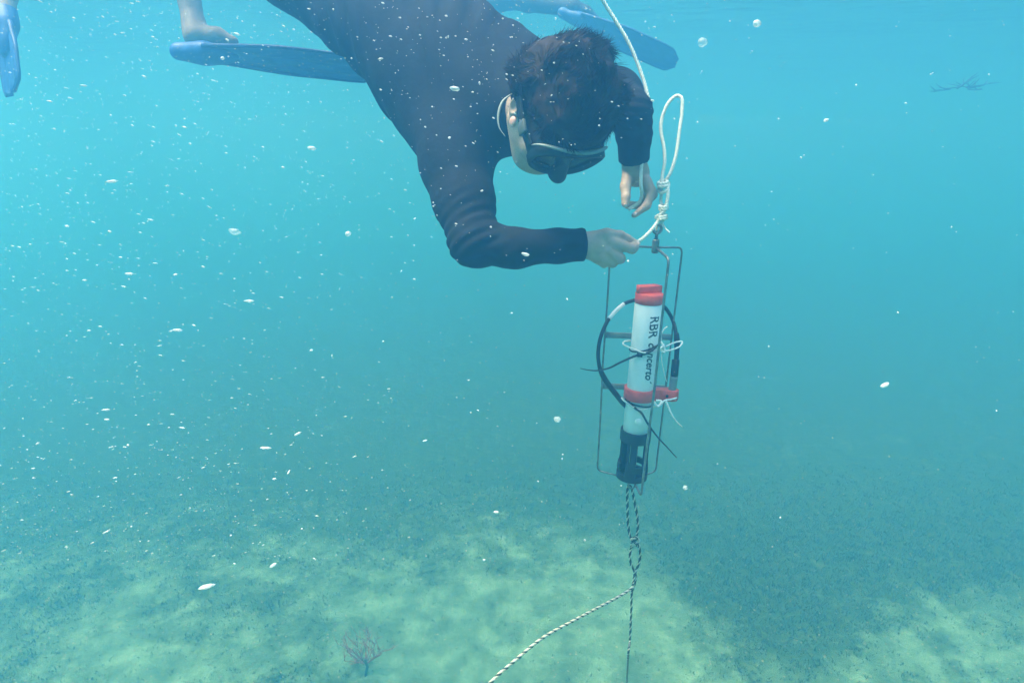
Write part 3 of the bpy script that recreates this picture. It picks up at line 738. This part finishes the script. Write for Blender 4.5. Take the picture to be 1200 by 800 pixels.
tube(bm, spline([KT(s - .006, R(-62), RAD + .004), KT(s + .006, R(-20), RAD + .006), CP(752, 484, .05), CP(759, 496, .055), CP(770, 511, .06), CP(782, 524, .06), CP(793, 536, .06)], 7), lambda t: .0036 * (1 - .68 * t), 6, flat=.5)
tag(obj('cable_tie', bm, MT['black']), 'black cable tie under the red collar with its long straight tail pointing down right', 'cable tie')
bm = bmesh.new(); s = s_at(407)
tube(bm, spline([CP(742, 399, -.05), CP(732, 400, -.01), CP(731, 404, .01), KT(s - .001, R(-50), RAD + .004), KT(s + .002, R(-10), RAD + .005), KT(s, R(40), RAD + .006), CP(775, 407, .03), CP(779, 411, .02), CP(788, 409.5, .0), CP(797, 405.5, -.01), CP(799, 400, -.02), CP(790, 401.5, -.015), CP(780, 406, .0)], 7), .0022, 6)
tube(bm, spline([CP(773, 399, .035), CP(777, 405, .04), CP(774, 409, .04), CP(779, 412.5, .04), CP(777, 403, .035)], 6), .0030, 6)
tube(bm, spline([CP(775, 402, .035), CP(775, 392, .04), CP(778, 386, .04), CP(782, 382.5, .04)], 6), lambda t: .0014, 5)
tube(bm, spline([CP(776, 410, .035), CP(775.5, 422, .04), CP(778, 436, .04), CP(781, 447, .035)], 6), lambda t: .0011, 5)
tag(obj('cord_lashing', bm, MT['cord']), 'knotted white cord lashing the middle of the white tube and cable connector to the cage', 'cord')
bm = bmesh.new(); s = s_at(472)
tube(bm, spline([CP(738, 470, -.04), CP(729, 466, -.01), CP(731, 469, .02), KT(s, R(-30), RAD + .004), KT(s + .003, R(5), RAD + .004), KT(s, R(50), RAD + .006), CP(774, 474, .02), CP(779, 469, .015), CP(786, 468, .01), CP(793, 466, .0)], 7), .0021, 6)
tube(bm, spline([CP(766, 470, .04), CP(771, 476, .04), CP(775, 470, .03), CP(769, 469, .03)], 6), .0026, 6)
tube(bm, spline([CP(780, 469, .02), CP(783, 476, .025), CP(788, 487, .03), CP(794, 495, .03), CP(799.5, 500, .03)], 6), lambda t: .0026 * (1 - .5 * t), 6)
tag(obj('cord_lashing', bm, MT['cord']), 'white cord lashing just under the red collar with a loose end hanging right', 'cord')

# ================================================================= ropes
bm = bmesh.new(); top_ = P(706, 0, 1.50)
line = [P(640, -150, 1.44), P(672, -60, 1.47), top_, P(721, 24, 1.51), P(737, 51, 1.515), P(750, 82, 1.52), P(758, 108, 1.52), P(762, 132, 1.52), P(760, 156, 1.52), P(755, 178, 1.522), P(751.5, 196, 1.525), P(751, 214, 1.53), P(752, 226, 1.545), P(750, 236, 1.562), P(742, 242, 1.565), P(736, 246, 1.56)]
rope(bm, spline(line, 8), .0044, .021, 3, (0,)); tag(obj('rope', bm, MT['rope']), 'long white rope coming down from the surface into the upper hand', 'rope')
bm = bmesh.new(); dn = 1.545
rope(bm, spline([P(774.5, 226, dn), P(776, 216, dn - .006), P(776.5, 204, dn), P(779, 190, dn), P(778, 172, dn + .005), P(774.5, 154, dn + .008), P(776, 138, dn + .008), P(782, 123, dn + .004), P(790, 114, dn), P(796, 112.5, dn - .003), P(799.5, 118, dn - .005), P(799, 134, dn - .006), P(796, 156, dn - .006), P(793, 178, dn - .004), P(788, 197, dn), P(782, 209, dn + .004), P(776, 216, dn + .010), P(772, 222, dn + .004), P(775, 226, dn - .008), P(782, 222, dn - .012), P(783, 214, dn), P(776, 211, dn + .008), P(771, 216, dn)], 8), .0043, .021, 3)
def knot(cx, cy_, d, rx, ry, turns, r, tilt=2.):
    pts_ = []
    for k in range(int(turns * 14) + 1):
        a = 2 * pi * k / 14; t = k / (turns * 14)
        pts_.append(P(cx + rx * cos(a), cy_ - ry + 2 * ry * t + tilt * sin(a), d - .006 * sin(a) - .006 * sin(a) * 1.))
    rope(bm, pts_, r, .018, 3)
rope(bm, spline([P(781, 216, dn - .012), P(783, 226, dn - .012), P(781.5, 238, dn - .01), P(778, 248, dn - .008), P(776, 260, dn - .006), P(773.5, 272, dn - .004)], 8), .0045, .021, 3)
rope(bm, spline([P(775.5, 222, dn + .006), P(774.5, 234, dn + .006), P(775.5, 246, dn + .004), P(771, 258, dn), P(769.5, 272, dn)], 8), .0038, .02, 3)
knot(777, 216, dn - .004, 5.5, 3.0, 1.8, .0046, 1.5); knot(777.5, 242.5, dn - .003, 4.2, 2, 1.5, .0046); knot(775.5, 254.5, dn - .003, 5.2, 2.2, 1.7, .0046, 1.5)
rope(bm, spline([P(770, 256, dn - .008), P(768, 254.5, dn - .01), P(777, 249, dn - .014), P(773, 246, dn - .01)], 6), .0036, .02, 3)
rope(bm, spline([P(774, 254, dn - .004), P(770, 261, dn - .012), P(763, 270, dn - .024), P(755, 278, dn - .036), P(748, 283, dn - .046), P(741, 285.5, dn - .05), P(733, 286, dn - .046), P(727, 288, dn - .038)], 8), .0043, .021, 3)
tube(bm, spline([P(776, 260, dn), P(779, 266, dn - .006), P(782, 270, dn - .01), P(784.5, 272.5, dn - .01)], 5), lambda t: .002 + .0022 * t, 6, flat=.5)
tag(obj('rope', bm, MT['rope']), 'white rope bridle with a tall loop and knots tied to the top of the cage', 'rope')
# speckled line below the cage
def dk(py): return 1.735 + (py - 565) / 240 * .30
def W(px, py, o=0.): return P(px, py, dk(py) + o)
bm = bmesh.new(); sr, pit = .0036, .028
rope(bm, spline([W(743, 634, .004), W(746, 627), W(747.5, 615), W(746, 600), W(743, 586), W(741, 574, -.004), W(738.5, 569, -.006), W(735.5, 572, -.002), W(735, 584), W(735.5, 600), W(736, 614), W(738, 627), W(742, 634, -.006), W(748, 638, -.004), W(750, 646), W(749.5, 656), W(747, 664), W(744.5, 670), W(742.5, 680, -.004), W(740.5, 691)], 8), sr, pit, 3, (0, 1, 0))
rope(bm, spline([W(746, 631, -.008), W(741, 635, -.01), W(739.5, 642), W(738, 652), W(740, 662), W(743.5, 669), W(745, 676, .004), W(743, 686, -.004), W(740, 693)], 8), sr, pit, 3, (0, 1, 0))
for sp_ in ([W(739, 632, -.010), W(745, 629, -.012), W(749, 633, -.006), W(744, 637, -.012), W(740, 633, -.004)], [W(740, 641, -.006), W(743.5, 637, -.010), W(747, 640, -.004)]): rope(bm, spline(sp_, 6), sr * .9, pit, 3, (1, 1, 0))
gd = ground_at(733, 838); gd.z += height(gd.x, gd.y)
rope(bm, spline([W(741.5, 686, .003), W(740, 700), W(739.5, 722), W(738, 750), W(735.5, 780), gd], 8), sr * .9, pit, 3, (0, 1, 0))
tag(obj('rope', bm, [MT['olive'], MT['fleck']]), 'dark speckled tether knotted below the cage and running straight down to the seabed', 'rope')
bm = bmesh.new()
ge = ground_at(420, 960); ge.z += height(ge.x, ge.y) + .004
rope(bm, spline([W(743, 682, -.008), W(741, 688, -.010), W(728, 697, -.06), W(702, 711, -.16), W(668, 729, -.29), W(636, 747, -.40), W(604, 773, -.52), W(572, 802, -.62), P(520, 860, 1.42), P(440, 990, 1.38)], 8), .0038, .024, 3, (0, 0, 1))
tag(obj('rope', bm, [MT['fleck'], MT['olive']]), 'pale speckled rope end trailing from the tether towards the lower left', 'rope')

# ================================================================= other swimmers and their fins
def swim_fin(heel, T, Wd, label, length=.62, width=.20, droop=.02, tipw=.78):
    """Foot pocket, blade with two stiff rails; T from heel to tip, Wd across the blade."""
    T = T.normalized(); Wd = (Wd - T * T.dot(Wd)).normalized(); Nn = T.cross(Wd)
    if Nn.z < 0: Nn = -Nn
    root = thing('swim_fin', heel, label, 'swim fin', 'blue swim fins')
    b = Body()
    b.cone(heel + T * .02, .036, heel + T * .13, .046, .02); b.ell(heel + T * .17, (T, Wd, Nn), (.11, .056, .036), .03)
    b.ell(heel + T * .02 + Nn * .062, (T, Wd, Nn), (.055, .030, .045), .012, 's')
    V, Q = b.mesh(.006); V = smooth_np(V, Q, 2, .5); npobj('foot_pocket', V, Q, MT['fin'], root)
    def at(t, s, h): # t along the blade from .17 to length, s across -1..1
        x = .15 + (length - .15) * t; wv = width / 2 * (.55 + .45 * min(1, t * 2.2)) * (1 if t < .86 else 1 - (1 - tipw) * .6 * (t - .86) / .14 - .55 * ((t - .86) / .14) ** 5)
        return heel + T * x + Wd * (wv * s) + Nn * (h - droop * t * t + .004 * cos(s * 9) * min(1, 3 * t))
    bm = bmesh.new(); n, m_ = 16, 12; up_, dn_ = {}, {}
    for i in range(n + 1):
        for j in range(m_ + 1):
            t, s = i / n, -1 + 2 * j / m_; up_[i, j] = bm.verts.new(at(t, s, .0025)); dn_[i, j] = bm.verts.new(at(t, s, -.0025))
    for i in range(n):
        for j in range(m_):
            bm.faces.new((up_[i, j], up_[i + 1, j], up_[i + 1, j + 1], up_[i, j + 1])); bm.faces.new((dn_[i, j], dn_[i, j + 1], dn_[i + 1, j + 1], dn_[i + 1, j]))
    for i in range(n):
        for j in (0, m_): bm.faces.new((up_[i, j], up_[i + 1, j], dn_[i + 1, j], dn_[i, j]))
    for j in range(m_):
        for i in (0, n): bm.faces.new((up_[i, j], up_[i, j + 1], dn_[i, j + 1], dn_[i, j]))
    obj('blade', bm, MT['fin'], root)
    for s in (-1, 1):
        bm = bmesh.new(); tube(bm, [at(i / 12, s, .0) for i in range(13)], lambda t: .011 * (1 - .55 * t), 8); obj('side_rail', bm, MT['finrail'], root)
    return root
def swimmer(label, ankles, knees, hips, chest, head, loc, toes, tights=False):
    r_ = thing('person', loc, label, 'person', 'swimmers at the surface')
    b = Body()
    for a, k_, h_, toe in zip(ankles, knees, hips, toes):
        toe = toe.normalized()
        d = (k_ - a).normalized()
        b.chain([(h_, .088), (h_.lerp(k_, .6), .072), (k_, .056), (k_.lerp(a, .3), .058), (a + d * .05, .043), (a, .044)], .03)
        b.chain([(a, .046), (a + toe * .09 + Vector((0, 0, .004)), .032), (a + toe * .16 - Vector((0, 0, .012)), .022)], .03)
    hc = (hips[0] + hips[1]) / 2; ax_ = (chest - hc).normalized(); lat = (hips[0] - hips[1]).normalized()
    b.ell(hc + ax_ * .03, (lat, ax_, lat.cross(ax_)), (.17, .15, .11), .05); b.ell(hc.lerp(chest, .5), (lat, ax_, lat.cross(ax_)), (.145, .20, .10), .05)
    b.ell(chest, (lat, ax_, lat.cross(ax_)), (.165, .20, .11), .05); b.cone(chest + ax_ * .15, .055, head, .06, .03)
    b.ell(head, (lat, ax_, lat.cross(ax_)), (.076, .11, .095), .02)
    for s in (-1, 1):
        sh = chest + ax_ * .10 + lat * (.14 * s); el_ = sh + ax_ * .16 + lat * (.17 * s); b.chain([(sh, .058), (el_, .042), (el_ + ax_ * .24 - lat * (.05 * s), .03), (el_ + ax_ * .33 - lat * (.07 * s), .032)], .03)
    V, Q = b.mesh(.009); V = smooth_np(V, Q, 2, .5); npobj('body', V, Q, MT['pale_skin'], r_)
    s_ = Body()
    for a, k_, h_, toe in zip(ankles, knees, hips, toes):
        if tights: s_.chain([(a, .054), (a + toe.normalized() * .09 + Vector((0, 0, .004)), .041), (a + toe.normalized() * .16 - Vector((0, 0, .012)), .030)], .03); s_.chain([(h_, .096), (h_.lerp(k_, .6), .080), (k_, .064), (k_.lerp(a, .3), .066), (a, .052)], .03)
        else: s_.cone(h_, .096, h_.lerp(k_, .5), .088, .03)
    s_.ell(hc + ax_ * .03, (lat, ax_, lat.cross(ax_)), (.178, .16, .118), .05)
    V, Q = s_.mesh(.010); V = smooth_np(V, Q, 2, .5); npobj('added_tights' if tights else 'swim_shorts', V, Q, MT['shorts'], r_)  # dark tights, feet included, are added to dull legs lit too brightly
    return r_
# left swimmer: one fin in profile, the other hanging at the left edge
a1, a2 = P(230, 42, 2.80), P(5, -8, 2.75)
swimmer('swimmer at upper left, a pale lower leg showing above a long blue fin', (a1, a2), (P(206, -78, 2.88), P(-30, -85, 2.9)), (P(130, -62, 3.24), P(56, -62, 3.26)), P(50, -36, 3.7), P(28, -20, 4.1), P(206, -78, 2.88), (D3(1, -.095, .05), D3(.2, -1, .15)))
swim_fin(P(204, 60, 2.80), D3(1, -.095, .05), D3(.05, .15, .98), 'blue swim fin in profile at upper left, its blade running behind the diver', .85, .20)
swim_fin(P(6, -6, 2.75), D3(.13, -1, .15), D3(.75, .1, .6), 'blue swim fin cut off by the left edge of the picture', .43, .19, tipw=.55)
# swimmer behind the diver
b1, b2 = P(672, 10, 4.5), P(524, 30, 4.4)
swimmer('swimmer behind the diver, dark hazy legs at the top of the picture', (b1, b2), (P(598, 0, 4.85), P(500, 8, 4.7)), (P(540, 14, 5.18), P(488, 14, 5.16)), P(468, 26, 5.6), P(450, 34, 6.0), P(598, 0, 4.85), (D3(1, -.44, .05), D3(1, -.42, -.2)), True)
swim_fin(P(656, 14, 4.5), D3(1, -.44, .05), D3(.12, .25, .96), 'hazy dark blue swim fin slanting down behind the head of the diver', .86, .22, tipw=.8)
swim_fin(P(510, 44, 4.4), D3(1, -.42, -.2), D3(.15, .3, .9), 'blue swim fin mostly hidden behind the back of the diver', .58, .18)

# ================================================================= specks in the water
tv, tf = [], []
def speck(tv, tf, p, L, wd, d, sub=False):
    d = d.normalized(); u = d.orthogonal().normalized(); v = d.cross(u); i = len(tv)
    n = 6; tv.append(p - d * L)
    for t, k in ((-.5, .8), (.35, 1.)):
        for s in range(n):
            a = 2 * pi * s / n; tv.append(p + d * (L * t) + u * (wd * k * cos(a)) + v * (wd * k * sin(a)))
    tv.append(p + d * L)
    for s in range(n):
        s1 = (s + 1) % n
        tf.append((i, i + 1 + s1, i + 1 + s)); tf.append((i + 1 + s, i + 1 + s1, i + 1 + n + s1)); tf.append((i + 1 + s, i + 1 + n + s1, i + 1 + n + s)); tf.append((i + 1 + n + s, i + 1 + n + s1, i + 1 + 2 * n))
for _ in range(14000):
    y = .32 + 3.4 * random.random() ** .8; p = CL + Vector((random.uniform(-1.15, 1.0) * y * .82, y, random.uniform(-.95, .28) * y * .75))
    q = proj(p); left = max(0., min(1., (720 - q[0]) / 500)); low = max(0, min(1, (q[1] - 250) / 350))
    if random.random() > .16 + .84 * left: continue
    big = random.random() ** 7
    wd = (.00034 + .0010 * big) * (.55 + .45 * y); L = wd * random.uniform(1.0, 1.6 + 3.6 * left)
    d = Vector((1, random.gauss(0, .3), random.gauss(-.22 + .50 * low, .16))) if random.random() < .3 + .7 * left else Vector((random.gauss(0, 1), random.gauss(0, 1), random.gauss(0, 1)))
    speck(tv, tf, p, L, wd, d)
tag(npobj('suspended_specks', [tuple(v) for v in tv], tf, MT['snow']), 'countless pale specks drifting through the water', 'specks', kind='stuff')
tv, tf = [], []
for (px, py, d, sx, sy, n_) in ((150, 30, 1.6, .62, .16, 1500), (320, 60, 1.3, .40, .16, 350), (610, 20, 1.25, .16, .10, 450), (60, 140, 1.3, .4, .2, 600), (560, 90, 1.0, .28, .15, 150)):
    for _ in range(n_):
        p = P(px, py, d * random.uniform(.55, 1.5)) + Vector((random.gauss(0, sx), random.gauss(0, .2), random.gauss(0, sy)))
        if p.z > SURF - .03 or p.y < .3: continue
        wd = .0004 + .0007 * random.random() ** 3; speck(tv, tf, p, wd * random.uniform(1., 2.6), wd, Vector((1, random.gauss(0, .2), random.gauss(-.25, .15))))
tag(npobj('fine_bubbles', [tuple(v) for v in tv], tf, MT['snow']), 'fine bubbles kicked up near the surface around the swimmers', 'bubbles', kind='stuff')
GR = 'larger pale flecks drifting in the water'
for (px, py, d, L, wd, ang, lab) in [
    (242, 687, .80, 10, 3.6, 14, 'largest bright fleck, low at the left above the sand'),
    (311, 524.5, .85, 6.5, 1.9, 0, 'bright level fleck in open water at left of centre'),
    (292, 352.5, .85, 6, 1.8, 0, 'bright level fleck at mid height in the left water'),
    (887, 28, .9, 4.6, 4.0, 10, 'round white fleck high up right of the rope'),
    (823, 50, .7, 5.4, 5.2, 0, 'dull round fleck right of the hazy fin tip'),
    (275, 271.5, .8, 7, 3.6, -4, 'dull oval fleck in the blue water left of the diver'),
    (320, 662, .85, 4.6, 2.6, 30, 'small bright fleck above the pale sand at lower left'),
    (653, 491, .8, 4, 3.6, 0, 'dull round fleck left of the steel cage'),
    (1037, 451, .9, 5.5, 3, 25, 'yellowish fleck over the far seabed at right'),
    (803, 571, .8, 2.8, 2.6, 0, 'dull round fleck right of the black sensor guard'),
    (968, 141, .9, 3.2, 2.4, 20, 'small fleck in the open blue water at upper right'),
    (408, 274, .8, 3.2, 2.8, 10, 'small round fleck in the blue left of the bent elbow'),
    (533, 104, .7, 5.6, 3.6, -8, 'warm grey fleck in front of the dark chest'),
    (616, 298, .8, 4.6, 2.6, -15, 'glinting fleck in front of the dark forearm'),
    (335, 28, 14, 0, 0, 0, '')]:
    if not L: continue
    s = d / F; a = R(ang); ux, uy = D3(cos(a), sin(a), 0), D3(-sin(a), cos(a), 0); bm = bmesh.new()
    bmesh.ops.create_icosphere(bm, subdivisions=3, radius=1.)
    for v in bm.verts:
        k = 1 + .28 * noise.noise(v.co * 1.6 + Vector((px, py, 0))); v.co = P(px, py, d) + ux * (v.co.x * L * s * k) + uy * (v.co.y * wd * s * k * (1 if 'round' in lab or 'oval' in lab else .72)) + tow * (v.co.z * wd * s * k)
    tag(obj('drifting_fleck', bm, MT['jelly' if 'dull' in lab else 'snow']), lab, 'fleck', GR)
